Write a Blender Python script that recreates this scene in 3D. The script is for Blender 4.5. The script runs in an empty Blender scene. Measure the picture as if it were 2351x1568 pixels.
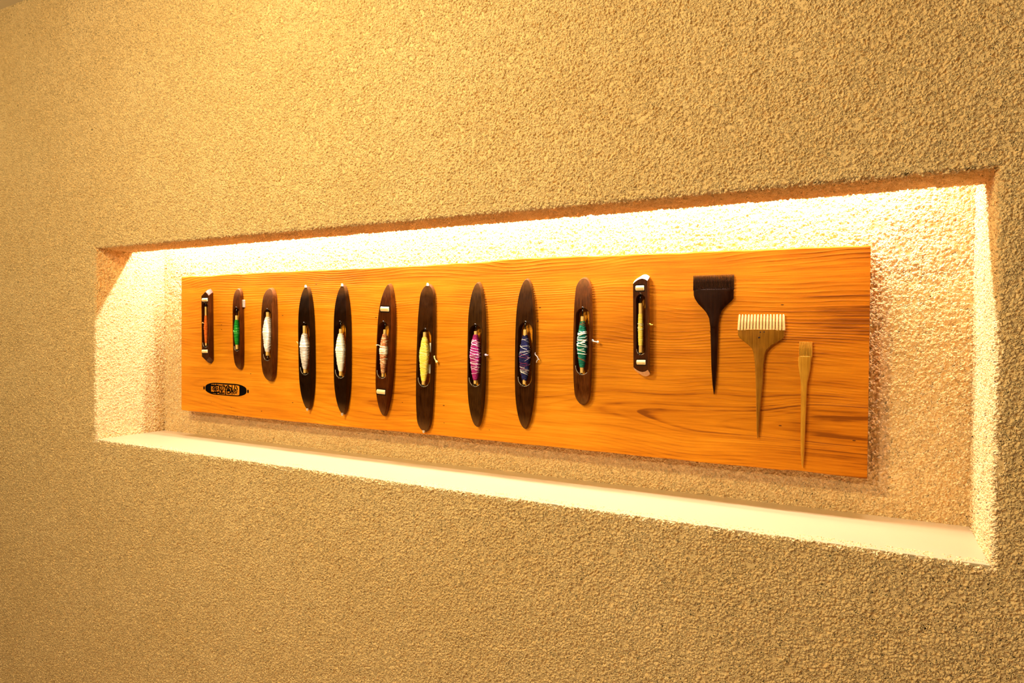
import bpy, bmesh, math, random
import numpy as np
from mathutils import Vector, Matrix

random.seed(7)
rng = np.random.default_rng(7)
SC = bpy.context.scene
COL = SC.collection

# ------------------------------------------------------------------ camera, light, exposure
SILL = 1.14                      # height of the niche sill above the floor
def cam_setup():
    cd = bpy.data.cameras.new('camera')
    cd.sensor_width = 36.0
    cd.sensor_fit = 'HORIZONTAL'
    cd.lens = 1523.8 / 2351 * 36.0
    cd.clip_start = 0.02
    o = bpy.data.objects.new('camera', cd)
    COL.objects.link(o)
    yw, pt, rl = -0.4891, -0.0147, 0.0076
    cy, sy, cp, sp = math.cos(yw), math.sin(yw), math.cos(pt), math.sin(pt)
    fw = Vector((sy * cp, cy * cp, sp))
    ri = Vector((cy, -sy, 0))
    up = ri.cross(fw)
    c, s = math.cos(rl), math.sin(rl)
    r2 = c * ri + s * up
    u2 = -s * ri + c * up
    m = Matrix((r2, u2, -fw)).transposed().to_4x4()
    m.translation = Vector((2.19, -1.2575, 0.3596 + SILL))
    o.matrix_world = m
    SC.camera = o
cam_setup()

SC.view_settings.view_transform = 'Standard'
SC.view_settings.look = 'None'
SC.view_settings.exposure = 0.0
SC.view_settings.gamma = 1.0
SC.view_settings.use_curve_mapping = False

W = bpy.data.worlds.new('room_ambience')
SC.world = W
W.use_nodes = True
W.node_tree.nodes['Background'].inputs[0].default_value = (1.0, 0.80, 0.55, 1)
W.node_tree.nodes['Background'].inputs[1].default_value = 0.07

def area(name, loc, target, sx, sy, power, col, spread=180):
    l = bpy.data.lights.new(name, 'AREA')
    l.shape = 'RECTANGLE'
    l.size, l.size_y = sx, sy
    l.energy = power
    l.color = col
    l.spread = math.radians(spread)
    o = bpy.data.objects.new(name, l)
    COL.objects.link(o)
    o.location = loc
    o.rotation_euler = (Vector(target) - Vector(loc)).to_track_quat('-Z', 'Y').to_euler()
    return o
NW, NH, ND, LIP = 2.3679, 0.6181, 0.2388, 0.1225     # niche width, height, depth, lip depth
CEIL = SILL + 1.505
# LED strip tucked in the cove behind the niche's upper lip
area('led_strip_light', (1.17, 0.179, SILL + NH + 0.106), (1.17, 0.180, SILL), 2.26, 0.006, 34.0, (1.0, 0.90, 0.90))
# pendant and ceiling downlight washing the wall, plus an added soft fill
pl = bpy.data.lights.new('pendant_light', 'POINT')
pl.energy, pl.color, pl.shadow_soft_size = 21.0, (1.0, 0.84, 0.42), 0.06
po = bpy.data.objects.new('pendant_light', pl)
po.location = (-1.45, -0.85, CEIL - 0.32)
COL.objects.link(po)
area('downlight_and_fill', (0.95, -1.30, CEIL - 0.03), (1.2, 0.0, SILL + 0.2), 0.16, 0.16, 39.0, (1.0, 0.82, 0.40))
area('downlight_and_fill', (0.9, -2.7, CEIL - 0.03), (1.3, 0.0, SILL - 0.4), 0.3, 0.3, 62.0, (1.0, 0.85, 0.64))  # soft fill added behind the camera, not a ceiling fitting

# ------------------------------------------------------------------ helpers
def link_mesh(name, verts, faces, mat, parent=None, smooth=False):
    me = bpy.data.meshes.new(name)
    me.from_pydata([tuple(v) for v in verts], [], [tuple(f) for f in faces])
    me.update()
    o = bpy.data.objects.new(name, me)
    COL.objects.link(o)
    if mat is not None:
        for m in (mat if isinstance(mat, (list, tuple)) else [mat]):
            me.materials.append(m)
    if smooth:
        me.polygons.foreach_set('use_smooth', [True] * len(me.polygons))
    if parent is not None:
        o.parent = parent
    return o

def np_mesh(name, V, Q, mat, parent=None):
    me = bpy.data.meshes.new(name)
    V = np.asarray(V, dtype=np.float32)
    Q = np.asarray(Q, dtype=np.int32)
    me.vertices.add(len(V))
    me.vertices.foreach_set('co', V.ravel())
    me.loops.add(Q.size)
    me.loops.foreach_set('vertex_index', Q.ravel())
    me.polygons.add(len(Q))
    me.polygons.foreach_set('loop_start', np.arange(0, Q.size, 4, dtype=np.int32))
    me.polygons.foreach_set('use_smooth', np.ones(len(Q), dtype=bool))
    me.update(calc_edges=True)
    o = bpy.data.objects.new(name, me)
    COL.objects.link(o)
    me.materials.append(mat)
    if parent is not None:
        o.parent = parent
    return o

def box_vf(x0, x1, y0, y1, z0, z1):
    v = [(x0, y0, z0), (x1, y0, z0), (x1, y1, z0), (x0, y1, z0), (x0, y0, z1), (x1, y0, z1), (x1, y1, z1), (x0, y1, z1)]
    f = [(0, 3, 2, 1), (4, 5, 6, 7), (0, 1, 5, 4), (1, 2, 6, 5), (2, 3, 7, 6), (3, 0, 4, 7)]
    return v, f

def merge(parts):
    V, F = [], []
    for v, f in parts:
        n = len(V)
        V += list(v)
        F += [tuple(i + n for i in q) for q in f]
    return V, F

def bevel(o, w, seg=2, ang=35):
    m = o.modifiers.new('bevel', 'BEVEL')
    m.width = w
    m.segments = seg
    m.limit_method = 'ANGLE'
    m.angle_limit = math.radians(ang)
    m.harden_normals = False

def tube_vf(pts, rad, n=8, cap=True):
    pts = [Vector(p) for p in pts]
    V, F = [], []
    prev = None
    for i, p in enumerate(pts):
        a = pts[max(i - 1, 0)]
        b = pts[min(i + 1, len(pts) - 1)]
        t = (b - a).normalized()
        if prev is None:
            u = t.orthogonal().normalized()
        else:
            u = (prev - t * prev.dot(t)).normalized()
        prev = u
        w = t.cross(u)
        r = rad[i] if isinstance(rad, (list, tuple)) else rad
        for k in range(n):
            a_ = 2 * math.pi * k / n
            V.append(p + (u * math.cos(a_) + w * math.sin(a_)) * r)
    for i in range(len(pts) - 1):
        for k in range(n):
            F.append((i * n + k, i * n + (k + 1) % n, (i + 1) * n + (k + 1) % n, (i + 1) * n + k))
    if cap:
        F.append(tuple(range(n))[::-1])
        F.append(tuple(range((len(pts) - 1) * n, len(pts) * n)))
    return V, F

def empty(name, loc, label, cat, group=None):
    o = bpy.data.objects.new(name, None)
    o.empty_display_size = 0.05
    COL.objects.link(o)
    o.location = loc
    o['label'] = label
    o['category'] = cat
    if group:
        o['group'] = group
    return o

# ------------------------------------------------------------------ materials
def new_mat(name):
    m = bpy.data.materials.new(name)
    m.use_nodes = True
    nt = m.node_tree
    b = nt.nodes['Principled BSDF']
    return m, nt, b

def N(nt, kind, **kw):
    n = nt.nodes.new(kind)
    for k, v in kw.items():
        if k.startswith('i_'):
            n.inputs[int(k[2:])].default_value = v
        elif k.startswith('s_'):
            n.inputs[k[2:]].default_value = v
        else:
            setattr(n, k, v)
    return n

def ramp(nt, src, stops, interp='LINEAR'):
    r = nt.nodes.new('ShaderNodeValToRGB')
    r.color_ramp.interpolation = interp
    e = r.color_ramp.elements
    while len(e) < len(stops):
        e.new(0.5)
    for i, (p, c) in enumerate(stops):
        e[i].position = p
        e[i].color = (*c, 1) if len(c) == 3 else c
    nt.links.new(src, r.inputs[0])
    return r

def math_n(nt, op, a, b=None, clamp=False):
    n = nt.nodes.new('ShaderNodeMath')
    n.operation = op
    n.use_clamp = clamp
    for i, v in enumerate((a, b)):
        if v is None:
            continue
        if isinstance(v, (int, float)):
            n.inputs[i].default_value = v
        else:
            nt.links.new(v, n.inputs[i])
    return n.outputs[0]

def mat_stucco():
    m, nt, b = new_mat('coarse_stucco')
    L = nt.links.new
    tc = N(nt, 'ShaderNodeTexCoord')
    mp = N(nt, 'ShaderNodeMapping')
    mp.inputs['Rotation'].default_value = (0.3, 0.5, 0.2)
    L(tc.outputs['Object'], mp.inputs[0])
    def noise(scale, det, rough, dist=0.0):
        n = N(nt, 'ShaderNodeTexNoise')
        n.inputs['Scale'].default_value = scale
        n.inputs['Detail'].default_value = det
        n.inputs['Roughness'].default_value = rough
        n.inputs['Distortion'].default_value = dist
        L(mp.outputs[0], n.inputs['Vector'])
        return n.outputs['Fac']
    # warp the lookup so the crumbs are not regular cells
    wn = N(nt, 'ShaderNodeTexNoise')
    wn.inputs['Scale'].default_value = STUCCO_SCALE * 0.8
    wn.inputs['Detail'].default_value = 2.0
    L(mp.outputs[0], wn.inputs['Vector'])
    wv = N(nt, 'ShaderNodeVectorMath', operation='MULTIPLY_ADD')
    L(wn.outputs['Color'], wv.inputs[0])
    wv.inputs[1].default_value = (0.006, 0.006, 0.006)
    L(mp.outputs[0], wv.inputs[2])
    vo = N(nt, 'ShaderNodeTexVoronoi', feature='F1')
    vo.inputs['Scale'].default_value = STUCCO_SCALE * 1.35
    L(wv.outputs[0], vo.inputs['Vector'])
    d2 = math_n(nt, 'MULTIPLY', vo.outputs['Distance'], vo.outputs['Distance'])
    dome = math_n(nt, 'MULTIPLY_ADD', d2, -1.6)
    nt.nodes[-1].inputs[2].default_value = 1.0
    n1 = noise(STUCCO_SCALE * 0.9, 3.0, 0.6)
    n2 = noise(STUCCO_SCALE * 0.2, 2.0, 0.5)
    n3 = noise(STUCCO_SCALE * 3.2, 2.0, 0.6)
    v = math_n(nt, 'ADD', n1, math_n(nt, 'MULTIPLY_ADD', n2, 0.5))
    nt.nodes[-2].inputs[2].default_value = -0.25
    mr = N(nt, 'ShaderNodeMapRange', interpolation_type='SMOOTHSTEP')
    L(v, mr.inputs['Value'])
    mr.inputs['From Min'].default_value = 0.34
    mr.inputs['From Max'].default_value = 0.52
    hh = math_n(nt, 'MULTIPLY', mr.outputs[0], math_n(nt, 'MULTIPLY_ADD', dome, 0.75))
    nt.nodes[-2].inputs[2].default_value = 0.25
    h = math_n(nt, 'ADD', hh, math_n(nt, 'MULTIPLY', n3, 0.22))
    d = N(nt, 'ShaderNodeDisplacement')
    d.inputs['Midlevel'].default_value = 0.55
    d.inputs['Scale'].default_value = STUCCO_DEPTH
    L(h, d.inputs['Height'])
    L(d.outputs[0], nt.nodes['Material Output'].inputs['Displacement'])
    cr = ramp(nt, noise(4.0, 4, 0.6), [(0.3, STUCCO_A), (0.7, STUCCO_B)])
    L(cr.outputs[0], b.inputs['Base Color'])
    b.inputs['Roughness'].default_value = 0.85
    b.inputs['Specular IOR Level'].default_value = 0.2
    m.displacement_method = 'BOTH'
    return m
STUCCO_SCALE, STUCCO_DEPTH = 160.0, 0.0053
STUCCO_A, STUCCO_B = (0.76, 0.52, 0.23), (0.81, 0.57, 0.27)
M_STUCCO = mat_stucco()

def mat_plain(name, col, rough=0.5, spec=0.4, metal=0.0, noise_amt=0.06, scale=60, bump=0.0):
    m, nt, b = new_mat(name)
    tc = N(nt, 'ShaderNodeTexCoord')
    n = N(nt, 'ShaderNodeTexNoise')
    n.inputs['Scale'].default_value = scale
    n.inputs['Detail'].default_value = 3
    nt.links.new(tc.outputs['Object'], n.inputs['Vector'])
    c0 = tuple(max(0, c * (1 - noise_amt)) for c in col)
    c1 = tuple(min(1, c * (1 + noise_amt)) for c in col)
    r = ramp(nt, n.outputs['Fac'], [(0.3, c0), (0.7, c1)])
    nt.links.new(r.outputs[0], b.inputs['Base Color'])
    b.inputs['Roughness'].default_value = rough
    b.inputs['Specular IOR Level'].default_value = spec
    b.inputs['Metallic'].default_value = metal
    if bump:
        bp = N(nt, 'ShaderNodeBump')
        bp.inputs['Strength'].default_value = 1.0
        bp.inputs['Distance'].default_value = bump
        nt.links.new(n.outputs['Fac'], bp.inputs['Height'])
        nt.links.new(bp.outputs[0], b.inputs['Normal'])
    return m

def mat_dark_wood(name, c0, c1, rough=0.32, scale=1.0, coat=0.0, wear=None):
    # streaks run along the piece (local z)
    m, nt, b = new_mat(name)
    L = nt.links.new
    tc = N(nt, 'ShaderNodeTexCoord')
    mp = N(nt, 'ShaderNodeMapping')
    mp.inputs['Scale'].default_value = (420 * scale, 420 * scale, 16 * scale)
    L(tc.outputs['Object'], mp.inputs[0])
    n = N(nt, 'ShaderNodeTexNoise')
    n.inputs['Scale'].default_value = 1.0
    n.inputs['Detail'].default_value = 4
    n.inputs['Roughness'].default_value = 0.65
    L(mp.outputs[0], n.inputs['Vector'])
    n2 = N(nt, 'ShaderNodeTexNoise')
    n2.inputs['Scale'].default_value = 45.0
    n2.inputs['Detail'].default_value = 3
    L(tc.outputs['Object'], n2.inputs['Vector'])
    f = math_n(nt, 'MULTIPLY_ADD', n2.outputs['Fac'], 0.35)
    L(n.outputs['Fac'], nt.nodes[-1].inputs[2])
    r = ramp(nt, f, [(0.46, c0), (0.86, c1)])
    if wear:
        # bare wood where the ends have rubbed: (z from, z to, amount, colour)
        w0, w1, amt, wc = wear
        sp = N(nt, 'ShaderNodeSeparateXYZ')
        L(tc.outputs['Object'], sp.inputs[0])
        az = math_n(nt, 'ABSOLUTE', sp.outputs['Z'])
        az = math_n(nt, 'ADD', az, math_n(nt, 'MULTIPLY', math_n(nt, 'SUBTRACT', n2.outputs['Fac'], 0.5), 0.012))
        mrr = N(nt, 'ShaderNodeMapRange', interpolation_type='SMOOTHSTEP')
        L(az, mrr.inputs['Value'])
        mrr.inputs['From Min'].default_value = w0
        mrr.inputs['From Max'].default_value = w1
        mrr.inputs['To Max'].default_value = amt
        mx = N(nt, 'ShaderNodeMix', data_type='RGBA')
        L(mrr.outputs[0], mx.inputs['Factor'])
        L(r.outputs[0], mx.inputs['A'])
        mx.inputs['B'].default_value = (*wc, 1)
        L(mx.outputs['Result'], b.inputs['Base Color'])
    else:
        L(r.outputs[0], b.inputs['Base Color'])
    rr = ramp(nt, n2.outputs['Fac'], [(0.3, (rough * 0.75,) * 3), (0.75, (rough * 1.45,) * 3)])
    L(rr.outputs[0], b.inputs['Roughness'])
    b.inputs['Coat Weight'].default_value = coat
    b.inputs['Specular IOR Level'].default_value = 0.10
    b.inputs['Specular Tint'].default_value = (1.0, 0.8, 0.6, 1)
    b.inputs['Coat Roughness'].default_value = 0.22
    bp = N(nt, 'ShaderNodeBump')
    bp.inputs['Distance'].default_value = 0.00015
    L(n.outputs['Fac'], bp.inputs['Height'])
    L(bp.outputs[0], b.inputs['Normal'])
    return m

def mat_board():
    m, nt, b = new_mat('oiled_board_wood')
    L = nt.links.new
    tc = N(nt, 'ShaderNodeTexCoord')
    # gentle drift of the growth lines
    def noise(scale, det=3, rough=0.5, mapping=None, rot=None):
        n = N(nt, 'ShaderNodeTexNoise')
        n.inputs['Scale'].default_value = scale
        n.inputs['Detail'].default_value = det
        n.inputs['Roughness'].default_value = rough
        mp = N(nt, 'ShaderNodeMapping')
        mp.inputs['Scale'].default_value = mapping or (1, 1, 1)
        L(tc.outputs['Object'], mp.inputs[0])
        L(mp.outputs[0], n.inputs['Vector'])
        return n.outputs['Fac']
    sep = N(nt, 'ShaderNodeSeparateXYZ')
    L(tc.outputs['Object'], sep.inputs[0])
    drift = noise(1.0, 2, 0.5, (1.3, 1, 3.2))
    drift2 = noise(1.0, 3, 0.55, (5.0, 1, 16.0))
    # cathedral: growth layers of a bowed trunk cut on the flat, nested parabolas round z ~ -0.04
    zz = math_n(nt, 'ADD', sep.outputs['Z'], 0.125)
    zz = math_n(nt, 'ADD', zz, math_n(nt, 'MULTIPLY', math_n(nt, 'SUBTRACT', drift, 0.5), 0.16))
    f_ = math_n(nt, 'SUBTRACT', math_n(nt, 'MULTIPLY', zz, zz), math_n(nt, 'MULTIPLY', math_n(nt, 'SUBTRACT', sep.outputs['X'], 0.56), 0.0040))
    rad = math_n(nt, 'MULTIPLY', math_n(nt, 'SQRT', math_n(nt, 'ABSOLUTE', f_)), math_n(nt, 'SIGN', f_))
    rad = math_n(nt, 'ADD', rad, math_n(nt, 'MULTIPLY', drift2, 0.007))
    ph = math_n(nt, 'MULTIPLY', rad, 135.0)
    saw = math_n(nt, 'FRACT', ph)
    # early wood pale, narrow late-wood line dark
    line = ramp(nt, saw, [(0.0, (0.25,) * 3), (0.25, (0.0,) * 3), (0.62, (0.15,) * 3), (0.9, (1.0,) * 3), (1.0, (0.25,) * 3)])
    amp = noise(1.0, 3, 0.6, (2.2, 1, 9.0))
    ampr = ramp(nt, amp, [(0.40, (0.05,) * 3), (0.68, (0.80,) * 3)])
    lineamp = math_n(nt, 'MULTIPLY', line.outputs[0], ampr.outputs[0])
    fib = noise(1.0, 4, 0.7, (7.0, 60, 260.0))
    fib2 = noise(1.0, 3, 0.6, (2.4, 20, 70.0))
    tone = noise(1.0, 3, 0.55, (3.2, 1, 7.0))
    mx_ = N(nt, 'ShaderNodeMapRange', interpolation_type='SMOOTHSTEP')
    L(sep.outputs['X'], mx_.inputs['Value'])
    mx_.inputs['From Min'].default_value = 0.20
    mx_.inputs['From Max'].default_value = 0.55
    ampn = noise(1.0, 3, 0.6, (7.0, 1, 20.0))
    ampx = math_n(nt, 'MULTIPLY', mx_.outputs[0], math_n(nt, 'MULTIPLY', ampn, 1.8))
    t = math_n(nt, 'MULTIPLY', lineamp, 0.22)
    t = math_n(nt, 'ADD', t, math_n(nt, 'MULTIPLY', fib, 0.52))
    t = math_n(nt, 'ADD', t, math_n(nt, 'MULTIPLY', fib2, 0.45))
    t = math_n(nt, 'ADD', t, math_n(nt, 'MULTIPLY', tone, 0.45))
    # two cathedral peaks where growth layers run out, dark late wood along each
    for c_, w_, a_ in ((-0.004, 0.0042, 0.24), (-0.0335, 0.0022, 0.16), (0.022, 0.0022, 0.12), (0.045, 0.002, 0.12)):
        gd = math_n(nt, 'ABSOLUTE', math_n(nt, 'SUBTRACT', rad, c_))
        gm = N(nt, 'ShaderNodeMapRange', interpolation_type='SMOOTHSTEP')
        L(gd, gm.inputs['Value'])
        gm.inputs['From Min'].default_value = 0.0
        gm.inputs['From Max'].default_value = w_ * 2
        gm.inputs['To Min'].default_value = a_
        gm.inputs['To Max'].default_value = 0.0
        below = math_n(nt, 'MULTIPLY', gm.outputs[0], ampx)
        t = math_n(nt, 'ADD', t, below)
    # the right end is browner
    xr = N(nt, 'ShaderNodeMapRange')
    L(sep.outputs['X'], xr.inputs['Value'])
    xr.inputs['From Min'].default_value = 0.45
    xr.inputs['From Max'].default_value = 1.05
    xr.inputs['To Max'].default_value = 0.15
    t = math_n(nt, 'ADD', t, xr.outputs[0])
    cr = ramp(nt, t, [(0.52, BOARD_C[0]), (0.70, BOARD_C[1]), (0.90, BOARD_C[2]), (1.15, BOARD_C[3])])
    t2 = math_n(nt, 'MULTIPLY', t, 1.0)
    # small dark pores and nicks
    v = N(nt, 'ShaderNodeTexVoronoi')
    v.inputs['Scale'].default_value = 1.0
    mp = N(nt, 'ShaderNodeMapping')
    mp.inputs['Scale'].default_value = (22, 22, 60)
    L(tc.outputs['Object'], mp.inputs[0])
    L(mp.outputs[0], v.inputs['Vector'])
    pick = math_n(nt, 'GREATER_THAN', N_sep(nt, v.outputs['Color']), 0.86)
    dot = math_n(nt, 'LESS_THAN', v.outputs['Distance'], 0.07)
    dd = math_n(nt, 'MULTIPLY', pick, dot)
    mix = N(nt, 'ShaderNodeMix', data_type='RGBA')
    L(dd, mix.inputs['Factor'])
    L(cr.outputs[0], mix.inputs['A'])
    mix.inputs['B'].default_value = (0.10, 0.03, 0.005, 1)
    L(mix.outputs['Result'], b.inputs['Base Color'])
    b.inputs['Roughness'].default_value = 0.55
    b.inputs['Specular IOR Level'].default_value = 0.25
    b.inputs['Specular Tint'].default_value = (1.0, 0.75, 0.4, 1)
    bp = N(nt, 'ShaderNodeBump')
    bp.inputs['Distance'].default_value = 0.0006
    hb = math_n(nt, 'ADD', math_n(nt, 'MULTIPLY', lineamp, 0.9), math_n(nt, 'MULTIPLY', fib, 0.35))
    L(hb, bp.inputs['Height'])
    L(bp.outputs[0], b.inputs['Normal'])
    return m
def N_sep(nt, col):
    s = N(nt, 'ShaderNodeSeparateColor')
    nt.links.new(col, s.inputs[0])
    return s.outputs[0]
BOARD_C = [(0.80, 0.345, 0.018), (0.69, 0.235, 0.006), (0.49, 0.14, 0.002), (0.23, 0.055, 0.001)]
M_BOARD = mat_board()
M_SILL = mat_plain('painted_sill', (0.55, 0.42, 0.235), 0.35, 0.4, noise_amt=0.02, scale=8)
M_CEIL = mat_plain('ceiling_paint', (0.88, 0.80, 0.66), 0.8, 0.2, noise_amt=0.02, scale=3)
M_FLOOR = mat_plain('floor_boards_finish', (0.34, 0.22, 0.12), 0.5, 0.3, noise_amt=0.2, scale=3)
M_PLASTER = mat_plain('cove_plaster', (0.80, 0.66, 0.42), 0.8, 0.2, noise_amt=0.03, scale=20)
M_METAL = mat_plain('dark_steel', (0.10, 0.09, 0.08), 0.22, 0.6, metal=1.0)
M_STEEL = mat_plain('worn_steel_tip', (0.60, 0.52, 0.42), 0.5, 0.5, metal=0.35)
M_CERAMIC = mat_plain('cream_roller_wood', (0.84, 0.60, 0.27), 0.4, 0.4, noise_amt=0.05, scale=200)
M_QUILL = mat_plain('bamboo_quill', (0.80, 0.50, 0.14), 0.45, 0.35, noise_amt=0.12, scale=150)
M_BLACK = mat_plain('black_ink', (0.005, 0.004, 0.004), 0.9, 0.0)
M_WELL_SHADE_KNOT = mat_plain('well_shade_and_knot_black', (0.008, 0.004, 0.003), 0.7, 0.1)  # flat black for the painted shade round rollers, and for comb knots
M_GREY = mat_plain('grey_block', (0.30, 0.24, 0.17), 0.7, 0.2, noise_amt=0.4, scale=400)
M_PAPER = mat_plain('white_paper', (0.92, 0.88, 0.78), 0.7, 0.2)

# ------------------------------------------------------------------ the setting
def graded(a, b, step):
    n = max(1, int(round((b - a) / step)))
    return np.linspace(a, b, n + 1)

def xs_between(a, b):
    # finer towards the near (right) end of the wall
    out = [a]
    while out[-1] < b:
        x = out[-1]
        s = 0.0036 + (0.0018 - 0.0036) * min(max((x + 0.62) / 2.6, 0), 1)
        out.append(x + s)
    out = np.array(out)
    return a + (out - a) * (b - a) / (out[-1] - a)

class Grid:
    def __init__(self):
        self.V, self.Q, self.n = [], [], 0
    def add(self, P, flip=False):      # P: (a, b, 3) array of points
        a, b, _ = P.shape
        idx = np.arange(a * b).reshape(a, b) + self.n
        q = np.stack([idx[:-1, :-1], idx[1:, :-1], idx[1:, 1:], idx[:-1, 1:]], -1).reshape(-1, 4)
        if flip:
            q = q[:, ::-1]
        self.V.append(P.reshape(-1, 3))
        self.Q.append(q)
        self.n += a * b
    def build(self, name, mat, parent=None):
        V = np.concatenate(self.V)
        Q = np.concatenate(self.Q)
        key = np.round(V * 1e5).astype(np.int64)
        _, first, inv = np.unique(key, axis=0, return_index=True, return_inverse=True)
        V = V[first]
        Q = inv.reshape(-1)[Q]
        return np_mesh(name, V, Q, mat, parent)

R0 = 0.007                                      # radius of the arris round the opening
x_in = xs_between(-R0, NW + R0)
x_l = np.concatenate([graded(-2.6, -0.70, 0.1)[:-1], xs_between(-0.70, -R0)])
x_r = np.concatenate([graded(NW + R0, 2.50, 0.0018), graded(2.50, 3.4, 0.06)[1:]])
z_in = graded(-R0, NH + R0, 0.0021)
z_b = np.concatenate([graded(-SILL, -0.97, 0.06)[:-1], graded(-0.97, -0.22, 0.0031)[:-1], graded(-0.22, -R0, 0.0021)])
z_t = np.concatenate([graded(NH + R0, 0.90, 0.0021)[:-1], graded(0.90, 1.505, 0.0031)])

def plane_xz(xs, zs, y=0.0):
    X, Z = np.meshgrid(xs, zs, indexing='ij')
    return np.stack([X, np.full_like(X, y), Z + SILL], -1)

g = Grid()
for xs in (x_l, x_in, x_r):
    for zs in (z_b, z_in, z_t):
        if xs is x_in and zs is z_in:
            continue
        g.add(plane_xz(xs, zs))
def profile(depth, step=0.0021):
    a = np.linspace(0, math.pi / 2, 6)
    o = R0 - R0 * np.sin(a)
    y = R0 - R0 * np.cos(a)
    yy = graded(R0, depth, step)[1:]
    return np.concatenate([o, np.zeros(len(yy))]), np.concatenate([y, yy])
def reveal(side, depth, step=0.0021):
    o, y = profile(depth, step)
    if side in 'tb':
        u = (x_in + R0) / (NW + 2 * R0)
        U, O = np.meshgrid(u, o, indexing='ij')
        X = -O + (NW + 2 * O) * U
        Z = NH + O if side == 't' else -O
    else:
        u = (z_in + R0) / (NH + 2 * R0)
        U, O = np.meshgrid(u, o, indexing='ij')
        Z = -O + (NH + 2 * O) * U
        X = -O if side == 'l' else NW + O
    Y = np.broadcast_to(y, U.shape).copy()
    if side == 'b':
        # the arris under the sill is sharp, easing into the rounded corners
        s = np.clip(np.minimum(U, 1 - U) * NW / 0.03, 0, 1)
        s = s * s * (3 - 2 * s)
        Y = Y * np.where(O > 0, 1 - 0.85 * s, 1.0)
        Y[:, 5] = Y[:, 5] * (1 - 0.85 * s[:, 5])
    return np.stack([X, Y, Z + SILL], -1)
g.add(reveal('l', ND + 0.004), flip=True)
g.add(reveal('r', ND + 0.004))
g.add(reveal('b', 0.03))
P = reveal('t', LIP - 0.002)
# lip: soffit, then its inner face turning up into the cove
last = P[:, -1:, :]
extra = []
for dy, dz in ((0.0015, 0.0005), (0.002, 0.002), (0.002, 0.006), (0.002, 0.02), (0.002, 0.17)):
    e = last.copy()
    e[:, :, 1] += dy
    e[:, :, 2] += dz
    extra.append(e)
g.add(np.concatenate([P] + extra, axis=1), flip=True)
for xe, fl_ in ((0.0, True), (NW, False)):      # ends of the cove above the reveals
    Yc, Zc = np.meshgrid(graded(LIP - 0.004, ND + 0.004, 0.0023), graded(NH, NH + 0.17, 0.0026), indexing='ij')
    g.add(np.stack([np.full_like(Yc, xe), Yc, Zc + SILL], -1), flip=fl_)
wall = g.build('wall_back', M_STUCCO)
wall['kind'] = 'structure'

# rear face of the niche, up into the cove
gb = Grid()
gb.add(plane_xz(graded(-0.008, NW + 0.008, 0.0023), graded(-0.004, NH + 0.17, 0.0022), ND))
gb.build('niche_back', M_STUCCO, wall)
# cove top and ends above the soffit
v, f = merge([box_vf(-0.012, NW + 0.012, LIP - 0.006, ND + 0.012, SILL + NH + 0.168, SILL + NH + 0.185),
              box_vf(-0.014, -0.006, LIP + 0.004, ND + 0.012, SILL + NH - 0.010, SILL + NH + 0.18),
              box_vf(NW + 0.006, NW + 0.014, LIP + 0.004, ND + 0.012, SILL + NH - 0.010, SILL + NH + 0.18)])
link_mesh('light_cove', v, f, M_PLASTER, wall)
# the smooth painted sill board; its front edge is buried in the ragged stucco arris
v, f = box_vf(0.0006, NW - 0.0006, 0.0022, ND + 0.003, SILL - 0.014, SILL + 0.0012)
sill = link_mesh('niche_sill', v, f, M_SILL, wall)
bevel(sill, 0.001)

v, f = box_vf(-2.6, 3.4, -3.6, 0.02, -0.05, 0.0)
fl = link_mesh('floor', v, f, M_FLOOR)
fl['kind'] = 'structure'
v, f = box_vf(-2.6, 3.4, -3.6, 0.02, CEIL, CEIL + 0.05)
ce = link_mesh('ceiling', v, f, M_CEIL)
ce['kind'] = 'structure'

# ------------------------------------------------------------------ the board
BX0, BX1, BY = 0.1566, 2.1970, 0.1925
BCX = (BX0 + BX1) / 2
BCZ = SILL + 0.31
TOP = [(0.157, 0.5365), (0.296, 0.5349), (0.379, 0.5375), (0.631, 0.5370), (0.889, 0.5352), (1.10, 0.5345), (1.322, 0.5362), (1.434, 0.5405),
       (1.562, 0.5392), (1.67, 0.5368), (1.772, 0.5356), (1.957, 0.5339), (2.122, 0.5323), (2.20, 0.5316)]
BOT = [(0.156, 0.0859), (0.539, 0.0842), (0.892, 0.0833), (1.192, 0.0843), (1.566, 0.0828), (1.873, 0.0811), (2.045, 0.0812), (2.058, 0.0835),
       (2.075, 0.0835), (2.128, 0.0808), (2.20, 0.0802)]
def build_board():
    xs = np.linspace(BX0, BX1, 160)
    zt = np.interp(xs, *zip(*TOP)) + 0.0005 * np.sin(xs * 37) + 0.0004 * np.sin(xs * 91 + 1)
    zb = np.interp(xs, *zip(*BOT)) + 0.0004 * np.sin(xs * 41 + 2)
    # section going round: front bottom ... front top, back top, back bottom
    c = 0.0035
    V, F = [], []
    for x, t, b_ in zip(xs, zt, zb):
        sec = [(0.0, b_ + c), (0.0, t - c * 0.8), (0.0008, t - 0.0008), (0.003, t), (0.040, t - 0.002), (0.040, b_ + 0.002), (c * 1.3, b_), (0.0012, b_ + 0.0008)]
        for dy, z in sec:
            V.append((x - BCX, dy, z + SILL - BCZ))
    n = 8
    for i in range(len(xs) - 1):
        for k in range(n):
            F.append((i * n + k, i * n + (k + 1) % n, (i + 1) * n + (k + 1) % n, (i + 1) * n + k))
    F.append(tuple(range(n))[::-1])
    F.append(tuple(range((len(xs) - 1) * n, len(xs) * n)))
    root = empty('display_board', (BCX, BY, BCZ), 'long honey-orange wooden board with wavy edges hung in the lit wall niche', 'board')
    o = link_mesh('plank', V, F, M_BOARD, root)
    bm = bmesh.new()
    bm.from_mesh(o.data)
    bmesh.ops.recalc_face_normals(bm, faces=bm.faces)
    bm.to_mesh(o.data)
    bm.free()
    bevel(o, 0.0012, 2, 50)
    return root
board = build_board()

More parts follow.
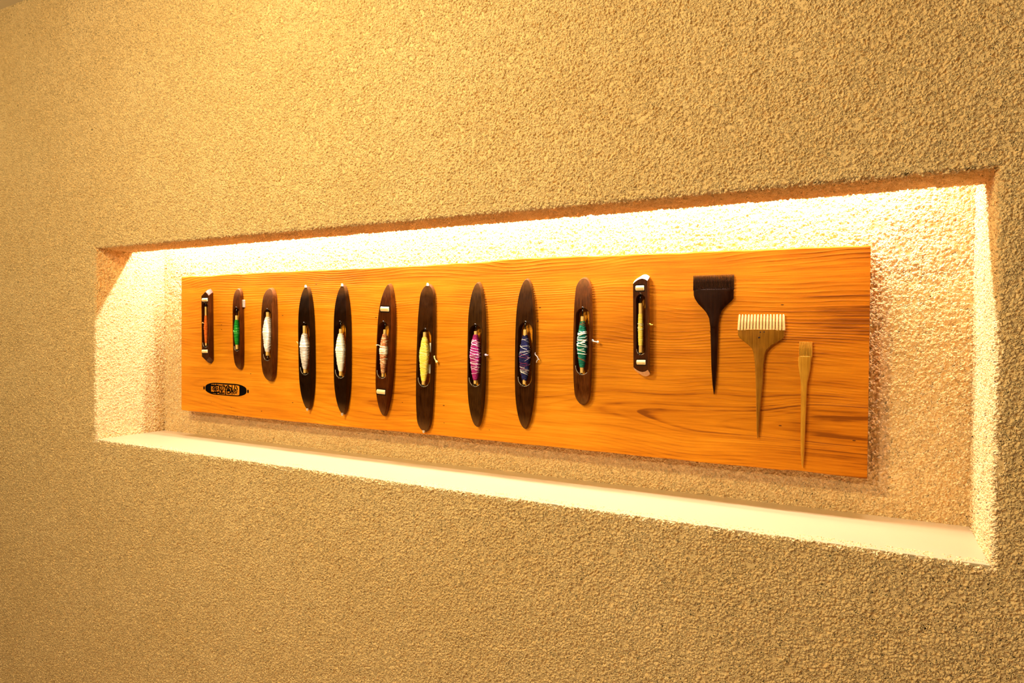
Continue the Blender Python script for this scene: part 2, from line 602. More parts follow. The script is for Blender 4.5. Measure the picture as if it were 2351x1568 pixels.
# the black stamp at the board's lower left: a cigar-shaped seal with four seal-script characters
def stamp():
    # local millimetre-like units: u 0..1 along, mapped from the measured corners
    X0, X1 = 0.2788, 0.4730
    def pt(px, py):
        # stamp space: px 305..2010, the axis drops slightly from left to right in the picture by perspective only
        u = (px - 305) / (2010 - 305)
        x = X0 + (X1 - X0) * (0.955 * u + 0.045 * u * u)
        top = 150 + (200 - 150) * (px - 480) / (1700 - 480)
        bot = 610 + (745 - 610) * (px - 450) / (1600 - 450)
        z = 1.3268 - (py - top) / (bot - top) * (1.3268 - 1.2876)
        return x, z
    parts = []
    y0, y1 = -0.0005, 0.0006
    def to(x, z, y):
        return (x - BCX, y, z - BCZ)
    # frame: outer cigar outline and inner window, joined by quads
    import math as _m
    cx, cz, hw, hh = 0.3759, 1.3071, 0.0972, 0.0200
    wx0, wx1, wz0, wz1 = 0.3068, 0.4405, 1.2905, 1.3228
    n = 96
    outer, inner = [], []
    wcx, wcz = (wx0 + wx1) / 2, (wz0 + wz1) / 2
    for k in range(n):
        a = 2 * _m.pi * k / n
        ca, sa = _m.cos(a), _m.sin(a)
        e = 2 / 3.4
        ox = cx + hw * _m.copysign(abs(ca) ** e, ca)
        oz = cz + hh * _m.copysign(abs(sa) ** (2 / 2.7), sa) + 0.0003 * _m.sin(7 * a)
        outer.append((ox, oz))
        e2 = 2 / 12
        inner.append((wcx + (wx1 - wx0) / 2 * _m.copysign(abs(ca) ** e2, ca), wcz + (wz1 - wz0) / 2 * _m.copysign(abs(sa) ** e2, sa)))
    V, F = [], []
    V = [to(x, z, y0) for x, z in outer] + [to(x, z, y0) for x, z in inner] + [to(x, z, y1) for x, z in outer] + [to(x, z, y1) for x, z in inner]
    for k in range(n):
        j = (k + 1) % n
        F.append((k, j, n + j, n + k))
        F.append((k, 2 * n + k, 2 * n + j, j))
        F.append((n + k, n + j, 3 * n + j, 3 * n + k))
    parts.append((V, F))
    # knobs at the two ends
    for kx, kz in ((0.2722, 1.3071), (0.4798, 1.3058)):
        ring = [(kx + 0.0036 * _m.cos(2 * _m.pi * k / 16), kz + 0.0058 * _m.sin(2 * _m.pi * k / 16)) for k in range(16)]
        V = [to(x, z, y0) for x, z in ring] + [to(x, z, y1) for x, z in ring]
        F = [tuple(range(16))] + [(k, k + 16, (k + 1) % 16 + 16, (k + 1) % 16) for k in range(16)]
        parts.append((V, F))
    strokes = [
        # first character
        ([(575, 268), (720, 285), (880, 272)], 42), ([(600, 285), (640, 300)], 26),
        ([(735, 290), (738, 420), (715, 545)], 34),
        ([(700, 330), (645, 365), (628, 410), (655, 460), (695, 445), (700, 400), (672, 372)], 26),
        ([(790, 560), (778, 440), (782, 370), (825, 345), (856, 385), (850, 445), (820, 440)], 30),
        ([(575, 545), (720, 560), (905, 548)], 44), ([(700, 545), (830, 610)], 24), ([(600, 600), (640, 570)], 20),
        ([(640, 210), (655, 270)], 22), ([(710, 200), (722, 280)], 22), ([(800, 210), (810, 280)], 22),
        # second character
        ([(915, 270), (920, 440), (918, 600)], 24), ([(920, 285), (1000, 300), (1062, 285)], 26),
        ([(935, 300), (950, 430), (1010, 530), (1060, 500), (1105, 400), (1118, 300)], 26),
        ([(985, 330), (1020, 375), (1062, 325)], 20), ([(1022, 375), (985, 440), (1022, 465), (1052, 425), (1022, 380)], 18),
        ([(1020, 465), (1020, 560)], 26), ([(915, 590), (1125, 598)], 34), ([(1080, 250), (1110, 330)], 30),
        # third character
        ([(1130, 270), (1165, 380), (1215, 300)], 26), ([(1180, 370), (1178, 500), (1180, 650)], 32), ([(1150, 480), (1175, 540)], 22),
        ([(1210, 385), (1225, 310), (1285, 262), (1345, 340), (1425, 385)], 30), ([(1290, 300), (1292, 430)], 28),
        ([(1225, 385), (1360, 378)], 24), ([(1240, 450), (1365, 448)], 42), ([(1225, 500), (1375, 505)], 30),
        ([(1250, 510), (1248, 600), (1310, 622), (1362, 590), (1362, 505)], 30),
        ([(1410, 390), (1425, 490), (1385, 590)], 32),
        # fourth character
        ([(1445, 265), (1450, 400), (1448, 650)], 30), ([(1450, 480), (1500, 560), (1530, 640)], 34),
        ([(1562, 265), (1545, 380), (1510, 480), (1540, 520)], 32), ([(1615, 310), (1640, 380), (1660, 450)], 32),
        ([(1560, 450), (1610, 445)], 30), ([(1598, 450), (1565, 530), (1580, 612), (1625, 600), (1640, 490)], 28),
    ]
    for pts, w in strokes:
        P2 = [Vector(pt(*p)) for p in pts]
        hwid = w * 0.0001142 / 2
        L_, R_ = [], []
        for i, p in enumerate(P2):
            a = P2[max(i - 1, 0)]
            b = P2[min(i + 1, len(P2) - 1)]
            t = (b - a).normalized()
            nn = Vector((-t.y, t.x)) * hwid
            q = p + (t * hwid * 0.5 if i == len(P2) - 1 else (-t * hwid * 0.5 if i == 0 else Vector((0, 0))))
            L_.append(q + nn)
            R_.append(q - nn)
        m_ = len(P2)
        V = [to(p.x, p.y, y0 - 0.0001) for p in L_ + R_] + [to(p.x, p.y, y1) for p in L_ + R_]
        F = []
        for i in range(m_ - 1):
            F.append((i, i + 1, m_ + i + 1, m_ + i))
            F.append((i, 2 * m_ + i, 2 * m_ + i + 1, i + 1))
            F.append((m_ + i, m_ + i + 1, 3 * m_ + i + 1, 3 * m_ + i))
        parts.append((V, F))
    v, f = merge(parts)
    o = link_mesh('ink_stamp', v, f, M_BLACK, board)
    o['label'] = 'black stamped seal with four characters'
stamp()

# ------------------------------------------------------------------ shuttles
SH = {
    's1': {'h': 0.02, 'cx': 0.303, 'cz': 1.5099, 'tilt': -0.0159, 'L': 0.2221, 'w': 0.0353, 'slot': [-0.0692, 0.0764, -0.0144, 0.0136], 'bob': [0.0634, 0.035, -0.0545, -0.0626], 'bx': -0.0037, 'yr': 0.0061, 'rol': [[0.001, 0.0852, 0.027, 0.0143], [-0.0014, -0.0813, 0.0269, 0.0134]]},
    's2': {'h': 0.018, 'cx': 0.4479, 'cz': 1.5021, 'tilt': -0.019, 'L': 0.2498, 'w': 0.0342, 'slot': [-0.0706, 0.0666, -0.0131, 0.0147], 'bob': [0.0421, 0.0285, -0.0498, -0.0642], 'bx': -0.0043, 'yr': 0.0095, 'rol': []},
    's3': {'h': 0.024, 'cx': 0.5885, 'cz': 1.4851, 'tilt': 0.0058, 'L': 0.2788, 'w': 0.0481, 'slot': [-0.0795, 0.0769, -0.0151, 0.0187], 'bob': [0.0685, 0.054, -0.0522, -0.0636], 'bx': -0.0035, 'yr': 0.015, 'rol': []},
    's4': {'h': 0.022, 'cx': 0.7422, 'cz': 1.4473, 'tilt': -0.0226, 'L': 0.3583, 'w': 0.0486, 'slot': [-0.0792, 0.0736, -0.019, 0.0199], 'bob': [0.0657, 0.0435, -0.0619, -0.0733], 'bx': -0.0054, 'yr': 0.0146, 'rol': []},
    's5': {'h': 0.022, 'cx': 0.8797, 'cz': 1.445, 'tilt': -0.0073, 'L': 0.3632, 'w': 0.0495, 'slot': [-0.0812, 0.0791, -0.0206, 0.0207], 'bob': [0.0588, 0.0461, -0.0614, -0.074], 'bx': -0.0037, 'yr': 0.0158, 'rol': []},
    's6': {'h': 0.025, 'cx': 1.0359, 'cz': 1.4469, 'tilt': 0.045, 'L': 0.357, 'w': 0.0476, 'slot': [-0.0776, 0.0769, -0.0206, 0.0163], 'bob': [0.0559, 0.0447, -0.0639, -0.073], 'bx': -0.0027, 'yr': 0.0122, 'rol': [[0.0001, 0.1115, 0.029, 0.0176], [-0.0014, -0.1135, 0.0291, 0.0161]]},
    's7': {'h': 0.018, 'cx': 1.1665, 'cz': 1.4278, 'tilt': 0.0254, 'L': 0.385, 'w': 0.0498, 'slot': [-0.0753, 0.0772, -0.0195, 0.0203], 'bob': [0.069, 0.0566, -0.0609, -0.0697], 'bx': -0.0037, 'yr': 0.0143, 'rol': []},
    's8': {'h': 0.024, 'cx': 1.3255, 'cz': 1.441, 'tilt': 0.001, 'L': 0.3608, 'w': 0.0433, 'slot': [-0.0802, 0.0754, -0.018, 0.0201], 'bob': [0.0593, 0.0509, -0.0643, -0.0733], 'bx': -0.0017, 'yr': 0.015, 'rol': []},
    's9': {'h': 0.018, 'cx': 1.4612, 'cz': 1.446, 'tilt': 0.007, 'L': 0.3606, 'w': 0.0498, 'slot': [-0.0788, 0.0772, -0.0172, 0.0219], 'bob': [0.0592, 0.0462, -0.0647, -0.0734], 'bx': -0.0004, 'yr': 0.0152, 'rol': []},
    's10': {'h': 0.02, 'cx': 1.6115, 'cz': 1.4786, 'tilt': 0.0029, 'L': 0.2917, 'w': 0.0422, 'slot': [-0.0774, 0.0773, -0.0161, 0.0196], 'bob': [0.058, 0.0468, -0.0606, -0.0734], 'bx': -0.0008, 'yr': 0.0124, 'rol': []},
    's11': {'h': 0.024, 'cx': 1.7515, 'cz': 1.5158, 'tilt': -0.0162, 'L': 0.2099, 'w': 0.0324, 'slot': [-0.0651, 0.0688, -0.0098, 0.0117], 'bob': [0.0491, 0.0257, -0.0447, -0.0603], 'bx': -0.0015, 'yr': 0.006, 'rol': [[-0.0005, 0.0823, 0.0196, 0.0146], [0.0014, -0.0815, 0.0208, 0.013]]},
}

def outline(kind, L, w):
    """front outline: list of (z, x_left, x_right) from bottom to top"""
    H = L / 2
    hw = w / 2
    out = []
    if kind in ('point', 'blade', 'sharp'):
        q = {'point': 0.50, 'blade': 0.50, 'sharp': 0.60}[kind]
        for t in np.sin(np.linspace(-math.pi / 2, math.pi / 2, 61)):
            k = max(1 - abs(t) ** 3.0, 0.0) ** q
            out.append((t * H, -hw * k, hw * k))
    elif kind == 'round':
        r = hw * 1.25
        for t in np.sin(np.linspace(-math.pi / 2, math.pi / 2, 61)):
            z = t * H
            a = abs(z)
            taper = 1 - 0.22 * (a / H) ** 2.2
            k = taper
            if a > H - r:
                u = (a - (H - r)) / r
                k = taper * math.sqrt(max(1 - u * u, 0)) ** 0.95
            out.append((z, -hw * k, hw * k))
    elif kind == 'arch':       # straight bar with skew arched ends
        H = H - 0.002
        c = 0.0105
        px = 0.30 * hw
        for z in [-H + c * q for q in (0, .03, .1, .25, .5, .75, 1)] + [-H * 0.5, 0, H * 0.5] + [H - c * q for q in (1, .75, .5, .25, .1, .03, 0)]:
            d = max(0.0, (abs(z) - (H - c)) / c)
            e = max(0.0, (d - 0.55) / 0.45)
            out.append((z, -hw + (hw + px) * (1 - (1 - d) ** 0.5), hw - (hw - px) * (1 - (1 - e) ** 0.6)))
    elif kind == 'hip':        # straight bar, both ends cut to an off-centre ridge
        c = 0.013
        px = 0.15 * hw
        for z in (-H, -H + c * 0.33, -H + c * 0.7, -H + c, -H * 0.5, 0, H * 0.5, H - c, H - c * 0.7, H - c * 0.33, H):
            d = max(0.0, (abs(z) - (H - c)) / c)
            xl = -hw + (hw + px) * d
            xr = hw - (hw - px) * (d ** 1.3)
            out.append((z, xl, xr))
        H2 = []
        for z, a, b_ in out:
            H2.append((z, a, b_))
        out = H2
    return out

def body_mesh(kind, L, w, h, slot, ext):
    zb, zt, sl, sr = slot
    sx, shw = (sl + sr) / 2, (sr - sl) / 2
    ol = outline(kind, L, w)
    Z = np.array([o[0] for o in ol])
    XL = np.array([o[1] for o in ol])
    XR = np.array([o[2] for o in ol])
    rr = shw * 1.15
    zs = set(round(float(z), 6) for z in Z)
    for a in np.linspace(0, math.pi / 2, 8):
        zs.add(round(zb + rr * (1 - math.sin(a)), 6))
        zs.add(round(zt - rr * (1 - math.sin(a)), 6))
    zs = sorted(zs)
    # drop stations closer than 0.4 mm to one another, keeping the slot ends
    keep = []
    for z in zs:
        if keep and z - keep[-1] < 0.0004 and abs(z - zt) > 1e-5 and abs(z - zb) > 1e-5 and z != zs[-1]:
            continue
        keep.append(z)
    zs = keep
    H = L / 2
    layers = []
    # (y factor, widening, end extension)
    LAY = [(1.0, -0.0, 0.0), (0.55, 0.0008, 0.6), (0.0, -0.0022, 1.0)]
    n = len(zs)
    V = []
    for li, (yf, wd, ex) in enumerate(LAY):
        for z in zs:
            xl = float(np.interp(z, Z, XL))
            xr = float(np.interp(z, Z, XR))
            k = (xr - xl) / w
            xl -= wd * k
            xr += wd * k
            if zb < z < zt:
                e = 1.0
                d = min(z - zb, zt - z)
                if d < rr:
                    e = math.sqrt(max(0, 1 - ((rr - d) / rr) ** 2))
                a, b_ = sx - shw * e, sx + shw * e
                a = max(a, xl + 0.003)
                b_ = min(b_, xr - 0.003)
            else:
                m_ = sx + ((xl + xr) / 2 - sx) * min(1, max(abs(z) - 0.08, 0) / max(H - 0.08, 1e-4))
                a = b_ = m_
            # the ends taper towards mid height
            drop = 0.62 * max(0, (abs(z) / H - 0.50) / 0.50) ** 1.9 if kind not in ('hip', 'arch') else 0.0
            y = -h * (yf - drop * (yf - 0.35)) if yf > 0.4 else -h * yf - h * drop * 0.18
            if kind in ('hip', 'arch'):
                xf = min(1.0, max(0.0, (abs(z) - H + 0.020) / 0.007))
            else:
                xf = max(0, (abs(z) - H + 0.03) / 0.03)
            zz = z + math.copysign(ext * ex * xf, z)
            V += [(xl, y, zz), (a, y, zz), (b_, y, zz), (xr, y, zz)]
    def I(l, i, c):
        return (l * n + i) * 4 + c
    F = []
    for i in range(n - 1):
        hole = zs[i] >= zb - 1e-6 and zs[i + 1] <= zt + 1e-6
        for l, fl_ in ((0, False), (2, True)):
            cols = ((0, 1), (2, 3)) if hole else ((0, 1), (1, 2), (2, 3))
            for c0, c1 in cols:
                q = (I(l, i, c0), I(l, i, c1), I(l, i + 1, c1), I(l, i + 1, c0))
                F.append(q[::-1] if fl_ else q)
        for l in (0, 1):
            F.append((I(l, i, 0), I(l, i + 1, 0), I(l + 1, i + 1, 0), I(l + 1, i, 0)))
            F.append((I(l, i, 3), I(l + 1, i, 3), I(l + 1, i + 1, 3), I(l, i + 1, 3)))
            if hole:
                F.append((I(l, i, 1), I(l + 1, i, 1), I(l + 1, i + 1, 1), I(l, i + 1, 1)))
                F.append((I(l, i, 2), I(l, i + 1, 2), I(l + 1, i + 1, 2), I(l + 1, i, 2)))
    for i, e in ((0, -1), (n - 1, 1)):
        for l in (0, 1):
            q = (I(l, i, 0), I(l + 1, i, 0), I(l + 1, i, 3), I(l, i, 3))
            F.append(q if e > 0 else q[::-1])
    return V, F

def clean(o):
    bm = bmesh.new()
    bm.from_mesh(o.data)
    bmesh.ops.remove_doubles(bm, verts=bm.verts, dist=0.00003)
    bmesh.ops.dissolve_degenerate(bm, edges=bm.edges, dist=0.00002)
    bmesh.ops.recalc_face_normals(bm, faces=bm.faces)
    for e in bm.edges:
        if len(e.link_faces) == 2 and e.calc_face_angle(0) > math.radians(32):
            e.smooth = False
    for f_ in bm.faces:
        f_.smooth = True
    bm.to_mesh(o.data)
    bm.free()

def mat_yarn(name, a, b_, band=0.0):
    m, nt, bs = new_mat(name)
    L = nt.links.new
    tc = N(nt, 'ShaderNodeTexCoord')
    mp = N(nt, 'ShaderNodeMapping')
    mp.inputs['Scale'].default_value = (90, 90, 620)
    mp.inputs['Rotation'].default_value = (0, 0.18, 0)
    L(tc.outputs['Object'], mp.inputs[0])
    n = N(nt, 'ShaderNodeTexNoise')
    n.inputs['Scale'].default_value = 1.0
    n.inputs['Detail'].default_value = 3
    n.inputs['Roughness'].default_value = 0.7
    L(mp.outputs[0], n.inputs['Vector'])
    r = ramp(nt, n.outputs['Fac'], [(0.38, a), (0.60, b_)])
    L(r.outputs[0], bs.inputs['Base Color'])
    bs.inputs['Roughness'].default_value = 0.8
    bs.inputs['Specular IOR Level'].default_value = 0.07
    return m

def yarn_mesh(z0, z1, r0, rmax, peak, strands, seed):
    """wound thread: a ridged core plus loose crossing turns; strands = list of (turns, phase, slot, radius)"""
    rs = random.Random(seed)
    V, F, MI = [], [], []
    L = z1 - z0
    turns = max(10, int(L / 0.0016))
    nz = turns * 3
    na = 20
    def R(t):
        k = t / peak if t < peak else (1 - t) / (1 - peak)
        return r0 + (rmax - r0) * (max(k, 0) ** 0.62)
    bump_ = [1 + rs.uniform(-0.06, 0.06) for _ in range(nz + 1)]
    for i in range(nz + 1):
        t = i / nz
        for k in range(na):
            a = 2 * math.pi * k / na
            ph = 2 * math.pi * (t * turns) - a
            r = R(t) * bump_[i] + 0.00035 * math.cos(ph)
            V.append((r * math.cos(a), r * math.sin(a), z0 + L * t))
    for i in range(nz):
        for k in range(na):
            F.append((i * na + k, i * na + (k + 1) % na, (i + 1) * na + (k + 1) % na, (i + 1) * na + k))
            MI.append(0)
    for (t0, t1, nt_, ph0, slot, rad) in strands:
        pts = []
        steps = max(6, int(abs(nt_) * 14))
        for s in range(steps + 1):
            u = s / steps
            t = t0 + (t1 - t0) * u
            a = ph0 + 2 * math.pi * nt_ * u
            r = R(t) + 0.0005 + rs.uniform(-1, 1) * 0.00018
            pts.append((r * math.cos(a), r * math.sin(a), z0 + L * t + rs.uniform(-1, 1) * 0.0003))
        v, f = tube_vf(pts, rad, 5)
        n = len(V)
        V += [tuple(p) for p in v]
        for q in f:
            F.append(tuple(i + n for i in q))
            MI.append(slot)
    return V, F, MI

def rods(axis_pts, r, n=14):
    return tube_vf(axis_pts, r, n)

def build_shuttle(key, kind, woods, label, yarn_cols, strands_spec, ext=0.004, peak=0.55, tips=(), extras=None, quill_r=0.0042, spindle=True):
    d = SH[key]
    h = d['h']
    root = empty('weaving_shuttle', (d['cx'], BY, d['cz']), label, 'shuttle', 'weaving shuttles in a row on the board')
    root.rotation_euler = (0, d['tilt'], 0)
    Hh = d['L'] / 2
    wear = {'s1': (Hh + 0.001, Hh + 0.004, 0.3, (0.2, 0.09, 0.03)), 's11': (Hh + 0.001, Hh + 0.004, 0.3, (0.3, 0.15, 0.06))}.get(
        key, (Hh * 0.80, Hh * 1.01, 0.40, (0.20, 0.085, 0.02)))
    m_body = mat_dark_wood('shuttle_wood_' + key, *woods, wear=wear)
    v, f = body_mesh(kind, d['L'], d['w'], h, d['slot'], ext)
    b_ = link_mesh('body', v, f, m_body, root)
    clean(b_)
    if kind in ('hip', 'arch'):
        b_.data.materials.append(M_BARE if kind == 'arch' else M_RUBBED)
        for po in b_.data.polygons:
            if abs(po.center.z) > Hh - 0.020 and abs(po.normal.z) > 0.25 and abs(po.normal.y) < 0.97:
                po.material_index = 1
    bevel(b_, 0.0011, 2, 32)
    zb, zt, sl, sr = d['slot']
    bx, by = d['bx'], -h * 0.70
    q0, y1, y0, q1 = d['bob']
    # bobbin > yarn
    vv, ff = rods([(0, 0, q1), (0, 0, q1 + 0.002), (0, 0, (q0 + q1) / 2), (0, 0, q0 - 0.001), (0, 0, q0)], [quill_r * 0.96, quill_r, quill_r * 1.02, quill_r * 1.0, quill_r * 0.92])
    bob = link_mesh('bobbin', vv, ff, M_QUILL, root)
    bob.location = (bx, by, 0)
    clean(bob)
    my0 = mat_yarn('yarn_' + key, *yarn_cols[0])
    mats = [my0] + [mat_yarn('yarn_%s_strand' % key, *c) for c in yarn_cols[1:]]
    V, F, MI = yarn_mesh(y0, y1, quill_r * 1.12, d['yr'], peak, strands_spec, key)
    yo = link_mesh('yarn', V, F, mats, bob, smooth=True)
    yo.data.polygons.foreach_set('material_index', MI)
    yo.scale = (1, min(1.0, (h * 0.70 - 0.0005) / (d['yr'] * 1.06 + 0.0008)), 1)
    # steel spindle and the little eyelets
    vv, ff = rods([(0, 0, zb - 0.003), (0, 0, q1 + 0.001)], 0.0014, 8)
    v2, f2 = rods([(0, 0, q0 - 0.001), (0, 0, zt + 0.003)], 0.0016, 8)
    for sv, sf in ((vv, ff), (v2, f2)):
        sp = link_mesh('spindle', sv, sf, M_METAL, root, smooth=True)
        sp.location = (bx, by, 0)
    sx = (sl + sr) / 2
    # top catch: a small dark peg with a ball head
    parts = [tube_vf([(sx + 0.0005, -h - 0.0015, zt + 0.0015), (sx + 0.0015, -h * 0.8, zt - 0.001), (sx + 0.002, by, zt - 0.002)], [0.0017, 0.0015, 0.0012], 8)]
    parts.append(tube_vf([(sx - 0.0012, -h - 0.0014, zt + 0.003), (sx + 0.0005, -h - 0.0022, zt + 0.0015), (sx + 0.0018, -h - 0.0012, zt - 0.0008)], [0.0008, 0.0016, 0.0009], 8))
    link_mesh('catch', *merge(parts), M_METAL, root, smooth=True)
    # lower spring wire hugging the end of the slot, with a round glass thread guide
    pts = []
    shw = (sr - sl) / 2
    for a in np.linspace(math.pi * 0.98, math.pi * 1.75, 12):
        pts.append((sx + shw * 0.95 * math.cos(a), -h * 0.93, zb + shw * 1.1 + shw * 1.08 * math.sin(a)))
    link_mesh('spring_wire', *tube_vf(pts, 0.0006, 6), M_STEEL, root, smooth=True)
    c0 = Vector((sx - shw * 0.30, -h * 0.96, zb + 0.0022))
    pts = [c0 + Vector((0.0019 * math.cos(a), -0.0004, 0.0019 * math.sin(a))) for a in np.linspace(0, 2 * math.pi, 13)]
    link_mesh('thread_guide', *tube_vf(pts, 0.0010, 8), M_METAL, root, smooth=True)
    # rollers over flat black boxes that paint in the shade of their wells
    for (rx, rz, rw, rd) in d['rol']:
        r = rd / 2 * 0.92
        vv, ff = box_vf(rx - rw / 2 - 0.0010, rx + rw / 2 + 0.0010, -h - 0.0003, -h + 0.006, rz - r - 0.0012, rz + r + 0.0012)
        link_mesh('roller_well_shade', vv, ff, M_WELL_SHADE_KNOT, root)
        vv, ff = rods([(rx - rw / 2 + 0.0004, -h + r - 0.0034, rz), (rx - rw / 2 + 0.0012, -h + r - 0.0034, rz), (rx + rw / 2 - 0.0012, -h + r - 0.0034, rz), (rx + rw / 2 - 0.0004, -h + r - 0.0034, rz)],
                      [r * 0.9, r, r, r * 0.9], 28)
        ro = link_mesh('roller', vv, ff, M_CERAMIC, root, smooth=True)
        clean(ro)
    H = d['L'] / 2
    for sgn in tips:
        zt_ = sgn * (H + ext * 0.8)
        y_ = -h * 0.62
        vv, ff = rods([(0, y_, zt_ - sgn * 0.005), (0, y_, zt_ - sgn * 0.001), (0, y_, zt_ + sgn * 0.0016), (0, y_, zt_ + sgn * 0.0028)], [0.0036, 0.0034, 0.0026, 0.0010], 14)
        t_ = link_mesh('tip', vv, ff, M_STEEL, root, smooth=True)
        clean(t_)
        t_['label'] = 'worn metal tip'
    if extras:
        extras(root, d, mats)
    return root

def tail(root, pts, mat, r=0.0008, seed=1, knot=None, name='yarn_tail'):
    rs = random.Random(seed)
    P = [Vector(p) for p in pts]
    # subdivide with small kinks
    out = []
    for a, b_ in zip(P[:-1], P[1:]):
        for s in range(5):
            out.append(a.lerp(b_, s / 5) + Vector((rs.uniform(-1, 1), rs.uniform(-1, 1), rs.uniform(-1, 1))) * 0.0006)
    out.append(P[-1])
    parts = [tube_vf(out, r, 6)]
    if knot is not None:
        for kk in knot:
            c = Vector(kk[:3])
            rr = kk[3]
            ring = []
            for i in range(40):
                a = i * 0.9
                b2 = i * 0.37
                ring.append(c + Vector((math.cos(a) * math.cos(b2), math.sin(b2) * 0.8, math.sin(a) * math.cos(b2))) * rr)
            parts.append(tube_vf(ring, r * 0.9, 5))
    return link_mesh(name, *merge(parts), mat, root, smooth=True)

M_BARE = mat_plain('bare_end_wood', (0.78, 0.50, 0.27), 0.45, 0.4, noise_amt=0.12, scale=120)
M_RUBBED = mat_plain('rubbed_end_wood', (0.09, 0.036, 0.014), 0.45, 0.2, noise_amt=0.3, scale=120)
# wood tones (dark, light, roughness)
W_RED = ((0.020, 0.003, 0.0), (0.085, 0.019, 0.0015), 0.36)
W_DARK = ((0.005, 0.001, 0.0), (0.016, 0.0045, 0.0005), 0.32)
W_BLACK = ((0.004, 0.001, 0.0), (0.014, 0.004, 0.0004), 0.32)
W_MID = ((0.009, 0.002, 0.0), (0.050, 0.014, 0.001), 0.36)
W_ROSE = ((0.028, 0.005, 0.0004), (0.12, 0.032, 0.004), 0.38)

def rnd_strands(n, seed, slot_choices, t0=0.03, t1=0.97, cross=1.2, rad=0.0005):
    rs = random.Random(seed)
    out = []
    for _ in range(n):
        a = rs.uniform(t0, t1)
        ln = rs.uniform(0.04, 0.22)
        b_ = min(t1, a + ln)
        if rs.random() < 0.5:
            a, b_ = b_, a
        out.append((a, b_, rs.uniform(0.45, cross) * 0.9, rs.uniform(0, 6.28), rs.choice(slot_choices), rad * rs.uniform(0.8, 1.3)))
    return out

def band_strands(n, seed, slot, t0, t1, rad=0.0006):
    rs = random.Random(seed)
    out = []
    for i in range(n):
        t = t0 + (t1 - t0) * (i + rs.uniform(-0.4, 0.4)) / n
        out.append((t, t + rs.uniform(-0.02, 0.03), 1.15, rs.uniform(0, 6.28), slot, rad))
    return out

# 1: short hipped bar, orange yarn
def ex1(root, d, mats):
    tail(root, [(d['bx'] - 0.002, -0.014, 0.008), (d['bx'] - 0.007, -0.0165, 0.0095), (d['bx'] - 0.010, -0.018, 0.011)], mats[1], 0.0012, 3, knot=[(d['bx'] - 0.0105, -0.018, 0.0115, 0.0016)])
build_shuttle('s1', 'hip', ((0.010, 0.002, 0.0002), (0.065, 0.014, 0.001), 0.35), 'short dark weaving shuttle with two cream rollers and orange yarn, leftmost on the board',
              [((0.62, 0.10, 0.012), (0.85, 0.22, 0.03)), ((0.80, 0.45, 0.16), (0.9, 0.62, 0.3))],
              band_strands(6, 4, 0, 0.5, 0.62), ext=0.012, peak=0.55, extras=ex1, quill_r=0.0030)
# 2: slender round ended, green yarn, small wheel peeping out behind
def ex2(root, d, mats):
    for z in (0.079,):
        vv, ff = box_vf(0.0125, 0.0215, -0.009, -0.0005, z - 0.012, z + 0.012)
        o = link_mesh('backing_block', vv, ff, M_GREY, root)
        bevel(o, 0.0015)
        o['label'] = 'small grey block showing behind the body'
        if z < 0:
            o.scale = (0.93, 1, 0.7)
            o.location = (0.0, 0, -0.012)
build_shuttle('s2', 'round', W_RED, 'slender round-ended brown weaving shuttle holding green yarn',
              [((0.005, 0.13, 0.010), (0.03, 0.34, 0.03)), ((0.10, 0.5, 0.08), (0.3, 0.7, 0.2))],
              rnd_strands(5, 2, [1], 0.4, 0.65), extras=ex2, peak=0.55, quill_r=0.0045)
# 3
build_shuttle('s3', 'round', ((0.026, 0.006, 0.0005), (0.10, 0.028, 0.004), 0.38), 'round-ended brown weaving shuttle with pinkish white yarn, third from the left end',
              [((0.92, 0.70, 0.58), (0.99, 0.91, 0.82)), ((0.98, 0.9, 0.84), (0.99, 0.94, 0.9))],
              rnd_strands(14, 3, [1]), peak=0.58, quill_r=0.0052)
# 4
def ex4(root, d, mats):
    tail(root, [(-0.0235, -0.016, 0.010), (-0.030, -0.013, 0.013), (-0.036, -0.012, 0.012), (-0.041, -0.011, 0.019), (-0.036, -0.012, 0.0155), (-0.030, -0.013, 0.016)], M_YEL, 0.0006, 5, knot=[(-0.0245, -0.016, 0.006, 0.0010)])
M_YEL = mat_yarn('loose_yellow_thread', (0.85, 0.62, 0.12), (0.95, 0.80, 0.35))
build_shuttle('s4', 'blade', W_BLACK, 'pointed near-black weaving shuttle with greyish white yarn and a yellow thread end at left',
              [((0.50, 0.38, 0.34), (0.92, 0.84, 0.78)), ((0.90, 0.84, 0.78), (0.95, 0.9, 0.86))],
              rnd_strands(34, 4, [1]) + band_strands(8, 44, 1, 0.62, 0.78, 0.0009), peak=0.62, tips=(1, -1), extras=ex4, quill_r=0.0046)
# 5
build_shuttle('s5', 'blade', W_DARK, 'pointed near-black weaving shuttle with plump cream yarn and no rollers',
              [((0.95, 0.84, 0.66), (0.99, 0.95, 0.84)), ((0.96, 0.9, 0.78), (0.97, 0.92, 0.82))],
              rnd_strands(16, 5, [1]), peak=0.58, tips=(1, -1), quill_r=0.0048)
# 6
def ex6(root, d, mats):
    tail(root, [(-0.012, -0.024, 0.012), (-0.018, -0.028, 0.013), (-0.0225, -0.027, 0.0125), (-0.0235, -0.020, 0.004), (-0.0255, -0.014, -0.006), (-0.026, -0.012, -0.014)], mats[1], 0.0009, 6)
build_shuttle('s6', 'sharp', W_RED, 'pointed reddish brown weaving shuttle with two cream rollers and mottled rust yarn',
              [((0.42, 0.10, 0.02), (0.88, 0.56, 0.28)), ((0.92, 0.78, 0.52), (0.96, 0.86, 0.62)), ((0.40, 0.08, 0.02), (0.6, 0.16, 0.04))],
              rnd_strands(20, 6, [1, 2]) + band_strands(12, 66, 1, 0.50, 0.66, 0.0009), peak=0.6, tips=(), extras=ex6, quill_r=0.0044)
